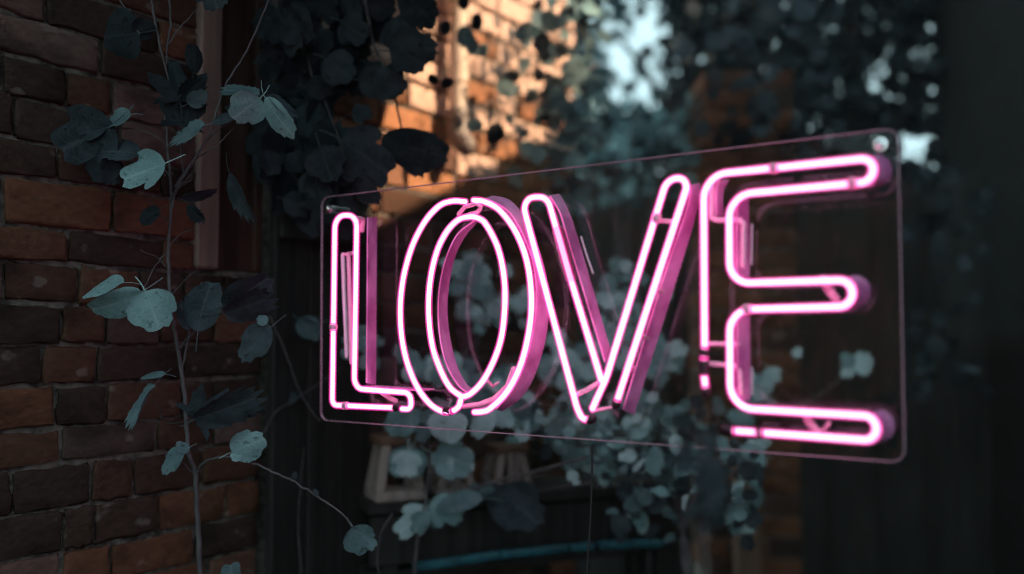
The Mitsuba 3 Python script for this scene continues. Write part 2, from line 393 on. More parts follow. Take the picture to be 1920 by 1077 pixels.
# ------------------------------------------------------------------ back of the yard: fence, pillar, bench
fence = thing('timber_fence', 'black board fence across the back of the yard behind the sign', 'fence')
x = 0.16
k = 0
while x < 2.24:
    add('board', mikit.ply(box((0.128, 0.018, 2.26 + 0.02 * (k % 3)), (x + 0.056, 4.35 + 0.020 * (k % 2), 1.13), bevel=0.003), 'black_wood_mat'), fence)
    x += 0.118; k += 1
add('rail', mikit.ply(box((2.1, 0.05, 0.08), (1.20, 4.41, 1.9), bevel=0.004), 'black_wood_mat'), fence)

pil = thing('brick_pillar', 'dim brown brick pillar behind the letter E at the back of the yard', 'pillar')
pc = np.array([0.885, 3.55, 0])
def pil_face(s, z, out=0.0): return pc + RT * s + Z * z + np.array([0, -1, 0]) * (0.17 + out)
r = np.random.default_rng(9)
for k in range(25):
    z0 = 0.62 + 0.075 * k
    cuts = [-0.17, 0.045, 0.17] if k % 2 else [-0.17, -0.045, 0.17]
    for a, b in zip(cuts[:-1], cuts[1:]):
        brick_part(pil, a + .004, b - .004, z0 + .005, z0 + .07, int(r.integers(1e6)), pil_face, RT, np.array([0, -1.0, 0]), simple=True, tone=(float(0.2 + 0.9 * r.random()), float(r.random() * 0.8)))
def pil_side(s, z, out=0.0): return pc + np.array([-1.0, 0, 0]) * (0.17 + out) - np.array([0, 1.0, 0]) * s + Z * z
for k in range(25):
    z0 = 0.62 + 0.075 * k
    for a, b in ((-0.165, 0.03), (0.03, 0.165)) if k % 2 else ((-0.165, -0.03), (-0.03, 0.165)):
        brick_part(pil, a + .004, b - .004, z0 + .005, z0 + .07, int(r.integers(1e6)), pil_side, np.array([0, -1.0, 0]), np.array([-1.0, 0, 0]), simple=True, tone=(float(0.2 + 0.9 * r.random()), float(r.random() * 0.8)))
add('mortar', mikit.ply(box((0.326, 0.32, 2.49), pc + Z * 1.245, bevel=0.004), 'mortar_mat'), pil)
pst = thing('timber_post', 'short brown timber post standing before the brick pillar', 'post')
scene[pst] = mikit.ply(box((0.085, 0.085, 1.08), (0.815, 3.22, 0.54), bevel=0.006), 'brown_wood_mat')

bench = thing('potting_bench', 'dark potting bench with a teal painted edge, below the sign', 'bench')
bl, br = P(690, 957, 2.2), P(1290, 890, 2.55)
ba = unit((br - bl) * [1, 1, 0]); bn = np.array([ba[1], -ba[0], 0])
BL = np.linalg.norm((br - bl)[:2]); bc = (bl + br) / 2
bz = (bl[2] + br[2]) / 2
for k in range(2):
    add('top_board', mikit.ply(box((BL, 0.108, 0.03), [*(bc - bn * (0.05 + 0.112 * k))[:2], bz - 0.015], ba, bn, Z), 'black_wood_mat'), bench)
add('apron', mikit.ply(box((BL - 0.02, 0.02, 0.12), [*(bc - bn * 0.02)[:2], bz - 0.095], ba, bn, Z), 'black_wood_mat'), bench)
tl, tr = P(775, 1064, 2.16), P(1240, 1018, 2.42)
for f0, f1 in ((0.0, 0.318), (0.322, 0.59), (0.602, 0.70), (0.725, 0.862), (0.868, 1.0)):
    a, b = (tl + (tr - tl) * q + Z * 0.045 * q * (1 - q) for q in (f0, f1))
    add('edge_strip', mikit.ply(box((np.linalg.norm(b - a), 0.03, 0.017), (a + b) / 2, unit(b - a), bn, unit(np.cross(unit(b - a), bn))), 'teal_paint_mat'), bench, label='teal painted edge strip')
add('shelf', mikit.ply(box((BL, 0.18, 0.02), [*(bc - bn * 0.11)[:2], tl[2] - 0.04], ba, bn, Z), 'black_wood_mat'), bench)
for sx in (-1, 1):
    for d in (0.04, 0.18):
        add('leg', mikit.ply(box((0.045, 0.045, bz - 0.03), [*(bc + ba * sx * (BL / 2 - 0.06) - bn * d)[:2], (bz - 0.03) / 2], ba, bn, Z), 'black_wood_mat'), bench)

def lantern(px0, px1, py_top, py_base, d, label, slats):
    """An open wooden lantern frame, narrower at the top, standing on the bench."""
    t = thing('wooden_lantern', label, 'lantern', 'wooden lanterns on the bench')
    a, b = P(px0, py_base, d), P(px1, py_base, d)
    w = (b - a)[0]; h = (py_base - py_top) * d / F_PX
    c = (a + b) / 2; c = np.array([c[0], c[1], bz])
    q = 0.16 * w
    wid = 0.19 * w
    for sx in (-1, 1):
        for sy in (-1, 1):
            lo = c + ba * sx * (w / 2 - wid / 2) - bn * (0.07 + sy * 0.04) + Z * 0.022
            hi = c + ba * sx * (w / 2 - wid / 2 - q) - bn * (0.07 + sy * 0.032) + Z * h
            ax = unit(hi - lo)
            sd = unit(np.cross(bn, ax))
            add('post', mikit.ply(box((wid, 0.02, np.linalg.norm(hi - lo)), (lo + hi) / 2, sd, unit(np.cross(ax, sd)), ax, 0.002), 'pale_wood_mat'), t)
    add('base', mikit.ply(box((w, 0.11, 0.022), c - bn * 0.07 + Z * 0.011, ba, bn, Z), 'pale_wood_mat'), t)
    add('lid', mikit.ply(box((w - 2 * q + 0.02, 0.10, 0.02), c - bn * 0.07 + Z * (h + 0.01), ba, bn, Z), 'brown_wood_mat'), t)
    for k in range(slats):
        u = (k + 1) / (slats + 1) - 0.5
        add('slat', mikit.ply(box((0.012, 0.008, h - 0.02), c - bn * 0.02 + ba * u * (w - 2 * wid) * 0.8 + Z * (h / 2 + 0.012), ba, bn, Z, 0.001), 'pale_wood_mat'), t)
lantern(706, 804, 838, 942, 2.21, 'open pale wooden lantern frame at the left end of the bench', 0)
lantern(826, 900, 856, 930, 2.27, 'middle one of three pale wooden lanterns on the bench, half behind leaves', 1)
lantern(930, 1008, 842, 914, 2.33, 'slatted pale wooden lantern, right of the other two on the bench', 2)

# ------------------------------------------------------------------ neon sign
sign = thing('neon_sign', 'pink glowing neon sign reading LOVE on a clear acrylic sheet', 'neon sign')
def to_uz(px, py, off):
    q = on_plane(px, py, plane_at(off), NS)
    return np.array([np.dot(q - PANEL0, US), q[2]])
def from_uz(uz, off):
    uz = np.asarray(uz, float)
    base = plane_at(off)
    return base[None] * [1, 1, 0] + uz[:, :1] * US + uz[:, 1:2] * Z
def fillet(pts, radii, seg=9):
    pts = [np.asarray(p, float) for p in pts]
    out = [pts[0]]
    for i in range(1, len(pts) - 1):
        p, a, b = pts[i], unit(pts[i - 1] - pts[i]), unit(pts[i + 1] - pts[i])
        ang = math.acos(np.clip(np.dot(a, b), -1, 1))
        rmax = min(np.linalg.norm(pts[i - 1] - p), np.linalg.norm(pts[i + 1] - p)) * math.tan(ang / 2) * 0.499
        r = min(radii[i], rmax)
        d = r / math.tan(ang / 2)
        cen = p + unit(a + b) * (r / math.sin(ang / 2))
        s, e = p + a * d - cen, p + b * d - cen
        th0 = math.atan2(s[1], s[0]); dth = math.atan2(e[1], e[0]) - th0
        dth = (dth + math.pi) % (2 * math.pi) - math.pi
        for k in range(seg + 1):
            th = th0 + dth * k / seg
            out.append(cen + r * np.array([math.cos(th), math.sin(th)]))
    out.append(pts[-1])
    return np.array(out)
def densify(p, step=0.012):
    out = [p[0]]
    for a, b in zip(p[:-1], p[1:]):
        n = max(1, int(np.linalg.norm(b - a) / step))
        out += [a + (b - a) * k / n for k in range(1, n + 1)]
    return np.array(out)
TUBE = 0.055
R_CORE, R_SHEATH = 0.0040, 0.0066
CORE_L, SHEATH_L = (0.75, 0.35, 0.57), (0.29, 0.006, 0.105)  # pink sheath radiance also imitates lens bloom around the tube
def neon(path, parent):
    """A neon tube: the glowing gas column and the glass tube with its pink phosphor around it, also imitating lens bloom."""
    p = densify(path)
    add('gas_column', {**mikit.ply(tube(p, R_CORE, 12), 'neon_core', smooth=True), 'emitter': {'type': 'area', 'radiance': c3(*CORE_L)}}, parent)
    add('glass_tube', {**mikit.ply(tube(p, R_SHEATH, 14), 'clear_glass', smooth=True), 'emitter': {'type': 'area', 'radiance': c3(*SHEATH_L)}}, parent)
def poly(pts, radii, off=TUBE):
    return from_uz(fillet([to_uz(x, y, off) for x, y in pts], radii), off)
def spline(pts, off=TUBE, per=8):
    return from_uz(catmull([to_uz(x, y, off) for x, y in pts], per), off)
def z5(*q): return [(580 + a / 2.244, 340 + b / 2.244) for a, b in q]
def z6(*q): return [(960 + a / 2.154, 320 + b / 2.154) for a, b in q]
def z7(*q): return [(1280 + a / 1.657, 230 + b / 1.657) for a, b in q]

letters = {n: sign + '__' + l for n, l in zip('LOVE', ('letter', 'letter_001', 'letter_002', 'letter_003'))}
for n in 'LOVE':
    numbered.used[letters[n]] = 0
    labels[letters[n]] = {'label': f'glowing pink letter {n}'}
big = 9.0
neon(poly([(741, 765), (623, 760), (628, 404), (669, 404), (664, 729), (770, 737), (771, 768), (754, 767)],
          [0, .012, .024, .024, .022, big, big, 0]), letters['L'])
neon(spline(z5((655, 86), (600, 84), (545, 105), (485, 172), (432, 275), (397, 400), (383, 520), (388, 650), (412, 765), (452, 862), (502, 932), (552, 966), (592, 970), (625, 952), (637, 922))), letters['O'])
neon(spline(z5((692, 80), (735, 86), (800, 122), (868, 212), (915, 335), (934, 480), (926, 620), (890, 770), (832, 885), (762, 955), (725, 970), (695, 972))), letters['O'])
neon(spline(z5((640, 906), (592, 868), (550, 790), (517, 690), (502, 560), (507, 430), (532, 310), (572, 222), (622, 166), (672, 150), (715, 158), (745, 185), (790, 272), (816, 380), (823, 500), (811, 640), (780, 745), (732, 838), (684, 890), (655, 905), (640, 906))), letters['O'])
neon(poly([(1127, 712), (1068, 517), (1026, 369), (977, 371), (1082, 766), (1092, 786), (1105, 787)], [0, .2, .024, .024, .05, .02, 0]), letters['V'])
neon(poly([(1111, 766), (1137, 708), (1251, 334), (1293, 335), (1157, 752)], [0, .1, big, big, 0]), letters['V'])
neon(poly([(1321, 655), (1319, 329), (1637, 296), (1637, 341), (1367, 366), (1368, 532), (1598, 525), (1598, 575), (1368, 581), (1369, 765), (1643, 781), (1643, 827), (1375, 808)],
          [0, .036, big, big, .034, .030, big, big, .032, .034, big, big, 0]), letters['E'])
neon(densify(from_uz([to_uz(1320, 668, TUBE), to_uz(1320, 676, TUBE)], TUBE)), letters['E'])
neon(densify(from_uz([to_uz(1320, 705, TUBE), to_uz(1323, 728, TUBE)], TUBE)), letters['E'])
# block-out paint on tube ends
def collar(px0, py0, px1, py1, parent, mat='block_out_mat', rr=0.0078, off=TUBE, name='end_cap'):
    p = from_uz([to_uz(px0, py0, off), to_uz(px1, py1, off)], off)
    add(name, mikit.ply(tube(densify(p, 0.006), rr, 10), mat, smooth=True), parent)
for a in ((1320.5, 657, 1320.5, 665, 'E'), (1320, 679, 1320, 699, 'E'), (1323.5, 731, 1324, 737, 'E'), (1358, 805, 1373, 808, 'E'),
          (1106, 788, 1110, 786, 'V'), (1156, 755, 1155, 760, 'V'), (741, 765, 746, 763, 'L'), (836, 771, 845, 772, 'O'), (1423, 811, 1427, 812, 'E')):
    collar(*a[:4], letters[a[4]], rr=0.0070)
# splice collars of clear glass along the tubes
for a in ((1450, 315.4, 1453, 315.1, 'E'), (1400, 580, 1403, 580, 'E'), (1597, 344, 1600, 343.7, 'E'), (1231, 408, 1230.3, 411, 'V'), (647, 761, 650, 761.3, 'L'), (625, 612, 625, 615, 'L')):
    collar(*a[:4], letters[a[4]], 'pink_glass_mat', 0.0076, name='splice')

# purple-pink strips standing between the tubes and the acrylic
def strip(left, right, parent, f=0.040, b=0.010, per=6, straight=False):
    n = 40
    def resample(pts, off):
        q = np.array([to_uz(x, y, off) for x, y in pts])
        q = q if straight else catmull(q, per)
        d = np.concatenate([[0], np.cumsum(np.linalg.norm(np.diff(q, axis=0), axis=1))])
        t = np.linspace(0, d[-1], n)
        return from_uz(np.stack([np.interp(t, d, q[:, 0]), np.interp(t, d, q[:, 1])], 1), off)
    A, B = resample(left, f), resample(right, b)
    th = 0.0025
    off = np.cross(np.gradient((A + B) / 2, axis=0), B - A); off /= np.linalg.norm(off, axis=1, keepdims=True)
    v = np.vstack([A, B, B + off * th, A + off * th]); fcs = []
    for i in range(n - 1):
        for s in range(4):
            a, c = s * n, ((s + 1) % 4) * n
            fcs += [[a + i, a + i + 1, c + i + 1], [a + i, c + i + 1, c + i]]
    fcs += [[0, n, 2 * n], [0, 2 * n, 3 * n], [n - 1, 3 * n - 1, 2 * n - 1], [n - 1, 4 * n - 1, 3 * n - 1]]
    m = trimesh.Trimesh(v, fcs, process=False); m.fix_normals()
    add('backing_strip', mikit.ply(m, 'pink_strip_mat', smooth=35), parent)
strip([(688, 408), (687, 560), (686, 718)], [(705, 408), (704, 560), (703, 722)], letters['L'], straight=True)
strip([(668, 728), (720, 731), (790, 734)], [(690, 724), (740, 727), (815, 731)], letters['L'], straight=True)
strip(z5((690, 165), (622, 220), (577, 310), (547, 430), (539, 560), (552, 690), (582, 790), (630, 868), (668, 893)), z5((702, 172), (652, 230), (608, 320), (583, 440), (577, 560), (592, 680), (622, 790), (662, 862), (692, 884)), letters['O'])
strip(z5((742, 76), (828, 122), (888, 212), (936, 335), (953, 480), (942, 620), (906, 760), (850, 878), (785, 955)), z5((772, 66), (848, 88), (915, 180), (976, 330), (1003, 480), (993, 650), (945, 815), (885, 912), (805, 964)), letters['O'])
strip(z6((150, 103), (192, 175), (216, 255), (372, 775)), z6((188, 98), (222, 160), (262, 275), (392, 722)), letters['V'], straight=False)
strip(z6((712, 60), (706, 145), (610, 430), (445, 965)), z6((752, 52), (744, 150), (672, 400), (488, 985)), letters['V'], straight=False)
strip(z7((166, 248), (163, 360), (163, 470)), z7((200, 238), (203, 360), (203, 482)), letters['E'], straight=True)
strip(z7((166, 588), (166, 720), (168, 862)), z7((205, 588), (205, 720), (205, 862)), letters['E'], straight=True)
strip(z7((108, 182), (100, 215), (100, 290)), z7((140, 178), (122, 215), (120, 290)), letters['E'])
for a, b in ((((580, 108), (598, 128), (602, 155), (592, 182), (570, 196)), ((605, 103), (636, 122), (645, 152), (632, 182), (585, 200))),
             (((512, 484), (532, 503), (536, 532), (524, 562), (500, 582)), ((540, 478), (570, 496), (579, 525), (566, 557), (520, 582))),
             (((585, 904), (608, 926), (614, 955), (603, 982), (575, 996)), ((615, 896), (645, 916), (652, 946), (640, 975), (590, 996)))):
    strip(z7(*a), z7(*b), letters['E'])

# acrylic sheet with rounded corners and edge
from shapely.geometry import Polygon
corners = [to_uz(604, 371, 0), to_uz(1684, 240, 0), to_uz(1697, 868, 0), to_uz(602, 788, 0)]
poly2 = Polygon(corners).buffer(-0.018).buffer(0.018, 8)
ring = np.array(poly2.exterior.coords)[:-1]
cen = ring.mean(0)
v = from_uz(np.vstack([ring, [cen]]), 0.0)
n = len(ring)
m = trimesh.Trimesh(v, [[i, (i + 1) % n, n] for i in range(n)], process=False)
if np.dot(m.face_normals[0], NS) < 0: m.invert()
add('acrylic_sheet', mikit.ply(m, 'clear_glass'), sign, label='clear acrylic sheet with rounded corners')
loop = densify(np.vstack([ring, ring[:1]]), 0.02)[:-1]
nn = len(loop)
nrm2 = np.roll(loop, -1, 0) - np.roll(loop, 1, 0)
nrm2 = np.stack([nrm2[:, 1], -nrm2[:, 0]], 1); nrm2 /= np.linalg.norm(nrm2, axis=1, keepdims=True)
if np.dot(nrm2[0], loop[0] - cen) < 0: nrm2 = -nrm2
prof = [(0.0, 0.0025), (0.0006, 0.0020), (0.0006, -0.0020), (0.0, -0.0025), (-0.0008, -0.0022), (-0.0008, 0.0022)]
v = np.vstack([from_uz(loop + nrm2 * o_, w_) for o_, w_ in prof])
f = []
for s in range(6):
    for i in range(nn):
        a, b, c, d = s * nn + i, s * nn + (i + 1) % nn, ((s + 1) % 6) * nn + (i + 1) % nn, ((s + 1) % 6) * nn + i
        f += [[a, b, c], [a, c, d]]
m = trimesh.Trimesh(v, f, process=False); m.fix_normals()
add('sheet_edge', mikit.ply(m, 'edge_mat', smooth=30), sign)
# dust specks on the sheet
r = np.random.default_rng(21)
vs, fs = [], []
lo, hi = loop.min(0), loop.max(0)
for k in range(2200):
    q = lo + (hi - lo) * r.random(2)
    if not poly2.contains(__import__('shapely').geometry.Point(q)): continue
    a = r.random() * 6.28; rad = 0.0002 + 0.0004 * r.random() ** 3
    tri = np.array([[math.cos(a + t), math.sin(a + t)] for t in (0, 2.1, 4.2)]) * rad + q
    fs.append([len(vs) * 3, len(vs) * 3 + 1, len(vs) * 3 + 2]); vs.append(from_uz(tri, 0.0012))
add('dust', mikit.ply(trimesh.Trimesh(np.vstack(vs), fs, process=False), 'dust_mat'), sign, kind='stuff')
# standoff bolts
def bolt(px, py):
    c = to_uz(px, py, 0.004)
    ang = np.arange(24) * 2 * np.pi / 24
    prof = [(0.0001, 0.0125), (0.0035, 0.0122), (0.0058, 0.0105), (0.0062, 0.0088), (0.0095, 0.0085), (0.0105, 0.0072), (0.0108, 0.0), (0.0108, -0.045), (0.0, -0.045)]
    v = np.vstack([from_uz(c + np.stack([np.cos(ang), np.sin(ang)], 1) * max(rr, 1e-5), o_) for rr, o_ in prof])
    f = []
    for s in range(len(prof) - 1):
        for i in range(24):
            j = (i + 1) % 24
            f += [[s * 24 + i, s * 24 + j, (s + 1) * 24 + j], [s * 24 + i, (s + 1) * 24 + j, (s + 1) * 24 + i]]
    m = trimesh.Trimesh(v, f, process=False); m.fix_normals()
    add('bolt', mikit.ply(m, 'chrome_mat', smooth=40), sign, label='round chrome bolt in the corner of the sheet')
bolt(617, 392); bolt(1652, 272)
# electrodes, sleeves and glass supports
def rod(pts, rr, parent, mat='pink_glass_mat', name='glass_support', offs=None):
    offs = offs or [TUBE] * len(pts)
    p = np.array([on_plane(x, y, plane_at(o_), NS) for (x, y), o_ in zip(pts, offs)])
    add(name, mikit.ply(tube(densify(p, 0.006), rr, 10), mat, smooth=True), parent)
rod([(643, 478), (646, 560), (651, 668)], 0.0045, letters['L'], 'electrode_mat', 'electrode', [.03, .03, .03])
rod([(654, 480), (656, 560), (659, 680)], 0.0042, letters['L'], 'pink_glass_mat', 'electrode', [.035, .035, .035])
rod([(645, 478), (656, 476), (663, 474)], 0.0036, letters['L'], offs=[.03, .035, .05])
rod([(671, 410), (681, 412), (679, 432)], 0.0050, letters['L'], offs=[.05, .035, .03])
rod([(716, 736), (730, 746), (742, 752)], 0.0050, letters['L'], offs=[.05, .03, .02])
rod([(860, 402), (872, 388), (893, 382), (903, 388), (896, 398), (880, 402)], 0.0040, letters['O'], offs=[.04, .045, .05, .045, .04, .035])
rod([(915, 715), (924, 724), (934, 718)], 0.0028, letters['O'], offs=[.05, .035, .02])
rod(z5((860, 790), (835, 860), (780, 915), (715, 940), (650, 948)), 0.0050, letters['O'], 'pink_glass_mat', 'electrode', [.032] * 5)
rod([(1047, 434), (1058, 477), (1070, 520)], 0.0098, letters['V'], 'sleeve_glass', 'sleeve', [.055] * 3)
rod([(1090, 445), (1100, 478), (1112, 512)], 0.0020, letters['V'], 'electrode_mat', 'electrode', [.0] * 3)
rod([(1081, 740), (1100, 732), (1122, 718)], 0.0045, letters['V'], offs=[.045, .04, .03])
rod([(1112, 772), (1130, 768), (1152, 764)], 0.0032, letters['V'], offs=[.045, .04, .045])
rod([(1233, 406), (1236, 414), (1260, 416)], 0.0036, letters['V'], offs=[.05, .045, .045])
for x, y in ((1236, 545), (1208, 632), (1187, 690)):
    rod([(x - 8, y), (x + 6, y + 2)], 0.0045, letters['V'], offs=[.05, .03])
rod([(1335, 345), (1334, 408), (1345, 413), (1386, 413), (1395, 420), (1394, 498)], 0.0044, letters['E'], name='electrode', offs=[.035] * 6)
rod([(1410, 422), (1409, 495)], 0.0018, letters['E'], 'electrode_mat', 'electrode', [.0] * 2)
rod([(1328, 645), (1385, 646)], 0.0036, letters['E'], offs=[.045, .035])
rod([(1325, 682), (1380, 686), (1388, 700), (1390, 738)], 0.0040, letters['E'], name='electrode', offs=[.045, .035, .035, .035])
rod([(1410, 690), (1410, 740)], 0.0018, letters['E'], 'electrode_mat', 'electrode', [.0] * 2)
rod([(1545, 524), (1552, 540), (1568, 562)], 0.0062, letters['E'], offs=[.048, .025, .015])
rod([(1510, 774), (1516, 790), (1534, 812)], 0.0058, letters['E'], offs=[.048, .025, .015])
rod([(1534, 812), (1546, 806), (1554, 794)], 0.0030, letters['E'], offs=[.015, .02, .03])

cable = thing('power_cable', 'thin black cable hanging straight down below the sign', 'cable')
cp = np.array([P(1110, 838, 1.60), P(1110, 900, 1.60), P(1107, 980, 1.60), P(1100, 1090, 1.60), P(1090, 1300, 1.60)])
scene[cable] = mikit.ply(tube(catmull(cp), 0.0018, 8), 'cable_mat', smooth=True)

# ------------------------------------------------------------------ leaves
def leaf_mesh(kind, seed, nr=6, na=15):
    """A leaf of unit length from the base at the origin along +y; x across, z out of its upper face."""
    r = np.random.default_rng(seed)
    pm = {'oval': 80, 'long': 80, 'fan': 82, 'serrate': 84, 'round': 86, 'maple': 100}[kind]
    ph = np.radians(np.linspace(-pm, pm, na))
    c = np.maximum(np.cos(np.clip(ph, -1.56, 1.56)), 0.0)
    if kind == 'oval': R = c ** 1.15
    elif kind == 'long': R = c ** 3.2
    elif kind == 'round': R = 0.35 + 0.65 * c ** 0.8; R = R * (1 - 0.10 * np.abs(np.sin(ph * 2.6 + 0.4)))
    elif kind == 'fan':                               # three rounded lobes with notched ends
        nt = r.uniform(0.16, 0.34); w_ = r.uniform(26, 36)
        R = c ** r.uniform(0.55, 0.8) * (1 - nt * np.exp(-((np.abs(np.degrees(ph)) - w_) / 7) ** 2) - 0.10 * np.exp(-(np.degrees(ph) / 5) ** 2) - 0.06 * np.abs(np.sin(ph * 6)) ** 2)
    elif kind == 'serrate': R = c ** 1.1 * (1 - 0.16 * (np.arange(na) % 2))
    else: R = (0.55 + 0.45 * np.cos(ph * 3.6) ** 2) * (0.35 + 0.65 * np.cos(ph / 2) ** 2) * (1 - 0.10 * (np.arange(na) % 2))
    R = R * (1 + r.normal(0, 0.025, na))
    cup, curl, wav = r.uniform(-0.05, 0.22), r.uniform(0.02, 0.30), r.uniform(0.01, 0.05)
    w0, asym = r.random() * 6, r.uniform(-0.06, 0.06)
    v, uv, f = [[0, 0, 0]], [[0.5, 0]], []
    for i in range(1, nr + 1):
        q = i / nr
        for k in range(na):
            rad = R[k] * q
            x, y = rad * math.sin(ph[k]), rad * math.cos(ph[k])
            x += asym * y * y
            z = cup * abs(x) - curl * y * y + wav * math.sin(ph[k] * 5 + w0) * q * q
            v.append([x, y, z]); uv.append([0.5 + 0.5 * ph[k] / math.radians(pm), q])
    for k in range(na - 1): f.append([0, 1 + k + 1, 1 + k])
    for i in range(nr - 1):
        for k in range(na - 1):
            a = 1 + i * na + k
            f += [[a, a + 1, a + na + 1], [a, a + na + 1, a + na]]
    k0, bend = len(v), r.uniform(-0.12, 0.12)          # the leaf stalk
    for i in range(4):
        q = i / 3
        for sx in (-1, 1):
            v.append([sx * 0.014 + bend * q * q, -0.42 * q + 0.02, -0.10 * q * q]); uv.append([0.5, 0.0])
    for i in range(3):
        a = k0 + 2 * i
        f += [[a, a + 1, a + 3], [a, a + 3, a + 2]]
    m = trimesh.Trimesh(v, f, process=False)
    return m, np.array(uv)
SHAPES = {}
def leaf_shape(kind, var, mat, lod=0):
    key = (kind, var, mat, lod)
    if key not in SHAPES:
        m, uv = leaf_mesh(kind, hash((len(kind), var)) % 9973 + 17 * var, *((7, 31) if lod == 0 else (3, 17)))
        SHAPES[key] = mikit.ply(m, mat, smooth=True, uv=uv)
    return SHAPES[key]
def leaf_frame(base, tip, roll, wide, lean=0.0):
    y = tip - base
    L = np.linalg.norm(y)
    y /= L
    view = unit(EYE - base)
    n = view - y * np.dot(view, y); n /= np.linalg.norm(n)
    x = np.cross(y, n)
    a = math.radians(roll)
    n2, x2 = n * math.cos(a) + x * math.sin(a), x * math.cos(a) - n * math.sin(a)
    return M(x2 * L * wide, y * L, n2 * L, base)
count = [0]
def leaf(plant, bx, by, tx, ty, d, kind='fan', mat='leaf_mid', roll=None, wide=1.0, dd=0.0, lod=0):
    count[0] += 1
    r = np.random.default_rng(count[0] * 7 + 1)
    if roll is None: roll = r.uniform(-35, 35)
    base, tip = P(bx, by, d), P(tx, ty, d + dd)
    return add('leaf', {**leaf_shape(kind, int(r.integers(5)), mat, lod), 'to_world': leaf_frame(base, tip, roll, wide)}, plant)
def stem(plant, pts, r0, r1, name='stem', mat='stem_mat', sides=7):
    p = catmull(np.array([P(*q) for q in pts]), 7)
    p[1:-1] += np.random.default_rng(len(p) + int(pts[0][0])).normal(0, 0.0006, (len(p) - 2, 3))
    return add(name, mikit.ply(tube(p, np.linspace(r0, r1, len(p)), sides), mat, smooth=True), plant)

# ---- vine on the left wall
vine = thing('climbing_vine', 'slender vine climbing the left brick wall, with pale and dark lobed leaves', 'vine')
stem(vine, [(377, 1100, 1.66), (370, 960, 1.66), (366, 890, 1.66), (353, 845, 1.66), (346, 740, 1.67), (331, 640, 1.67), (319, 560, 1.67), (316, 460, 1.68), (321, 380, 1.68), (317, 300, 1.68), (309, 200, 1.69)], 0.0052, 0.0022)
stem(vine, [(340, 700, 1.67), (352, 640, 1.66), (368, 570, 1.65), (378, 530, 1.65)], 0.0020, 0.0012)
stem(vine, [(321, 400, 1.68), (333, 350, 1.67), (372, 290, 1.65), (398, 238, 1.63), (421, 165, 1.62), (470, 82, 1.62), (508, -12, 1.62)], 0.0022, 0.0017, 'tendril')
stem(vine, [(324, 372, 1.68), (352, 320, 1.66), (392, 260, 1.64), (440, 222, 1.63), (478, 205, 1.62), (490, 184, 1.62)], 0.0018, 0.0011, 'branch')
stem(vine, [(328, 350, 1.68), (360, 305, 1.67), (410, 270, 1.65), (440, 236, 1.64)], 0.0016, 0.0010, 'branch')
stem(vine, [(283, -8, 1.64), (291, 40, 1.64), (302, 95, 1.64), (318, 150, 1.65), (338, 185, 1.65), (336, 250, 1.66), (345, 330, 1.67)], 0.0026, 0.0014, 'branch')
stem(vine, [(317, -8, 1.67), (320, 45, 1.67), (314, 85, 1.67), (312, 120, 1.67)], 0.0022, 0.0016, 'branch')
stem(vine, [(314, 85, 1.67), (340, 50, 1.66), (368, 20, 1.65)], 0.0018, 0.0009, 'branch')
stem(vine, [(220, -8, 1.62), (240, 25, 1.62), (262, 65, 1.62)], 0.0018, 0.0010, 'branch')
stem(vine, [(336, 655, 1.67), (362, 625, 1.65), (405, 595, 1.63), (450, 572, 1.61), (505, 556, 1.60)], 0.0024, 0.0012, 'branch')
stem(vine, [(366, 892, 1.66), (380, 870, 1.65), (415, 857, 1.63), (462, 864, 1.62), (510, 885, 1.62), (548, 902, 1.62), (596, 932, 1.62), (640, 962, 1.62), (662, 990, 1.62)], 0.0027, 0.0014, 'branch')
stem(vine, [(366, 892, 1.66), (345, 870, 1.65), (330, 858, 1.64)], 0.0020, 0.0010, 'branch')
stem(vine, [(316, 470, 1.68), (290, 500, 1.66), (268, 546, 1.64)], 0.0014, 0.0009, 'branch')
stem(vine, [(349, 780, 1.67), (372, 760, 1.66), (420, 750, 1.65)], 0.0014, 0.0009, 'branch')
stem(vine, [(319, 300, 1.68), (300, 260, 1.66), (240, 240, 1.64), (205, 245, 1.62)], 0.0016, 0.0009, 'branch')
stem(vine, [(295, 800, 1.66), (302, 775, 1.66), (285, 745, 1.65)], 0.0012, 0.0008, 'branch')
for k in range(9):      # fine side twigs
    y = 330 + 45 * (k % 6); x0 = 318 + rng.normal(0, 4)
    stem(vine, [(x0, y, 1.67), (x0 + 22 * (1 if k % 2 else -1), y - 25, 1.66), (x0 + 50 * (1 if k % 2 else -1) + rng.normal(0, 6), y - 40 + rng.normal(0, 10), 1.65)], 0.0010, 0.0006, 'twig')
V = lambda *a, **k: leaf(vine, *a, **k)
V(262, 62, 184, 70, 1.62, 'round', 'leaf_black', 10, 1.0)
V(250, 62, 292, 44, 1.62, 'fan', 'leaf_black', 15, 0.9)
V(392, -26, 408, 20, 1.60, 'fan', 'leaf_dark', 5, 1.2)
V(338, 190, 330, 100, 1.63, 'maple', 'leaf_black', 10, 0.9)
V(338, 185, 384, 148, 1.63, 'serrate', 'leaf_black', 25, 0.9)
V(334, 195, 302, 180, 1.63, 'maple', 'leaf_black', -20, 1.0)
V(340, 235, 345, 150, 1.64, 'maple', 'leaf_black', 10, 0.8)
V(362, 140, 372, 82, 1.63, 'long', 'leaf_black', 30, 1.0)
V(352, 195, 392, 172, 1.63, 'fan', 'leaf_mid', 30, 0.8)
V(488, 184, 432, 228, 1.60, 'fan', 'leaf_pale', -15, 0.95)
V(497, 184, 540, 258, 1.60, 'oval', 'leaf_pale', 38, 0.62)
V(486, 178, 408, 165, 1.61, 'serrate', 'leaf_mid', 66, 0.8)
V(502, 178, 556, 222, 1.61, 'serrate', 'leaf_dark', -60, 0.7)
V(470, 205, 418, 208, 1.62, 'fan', 'leaf_mid', -58, 0.8)
V(440, 222, 395, 226, 1.62, 'serrate', 'leaf_dark', 50, 0.8)
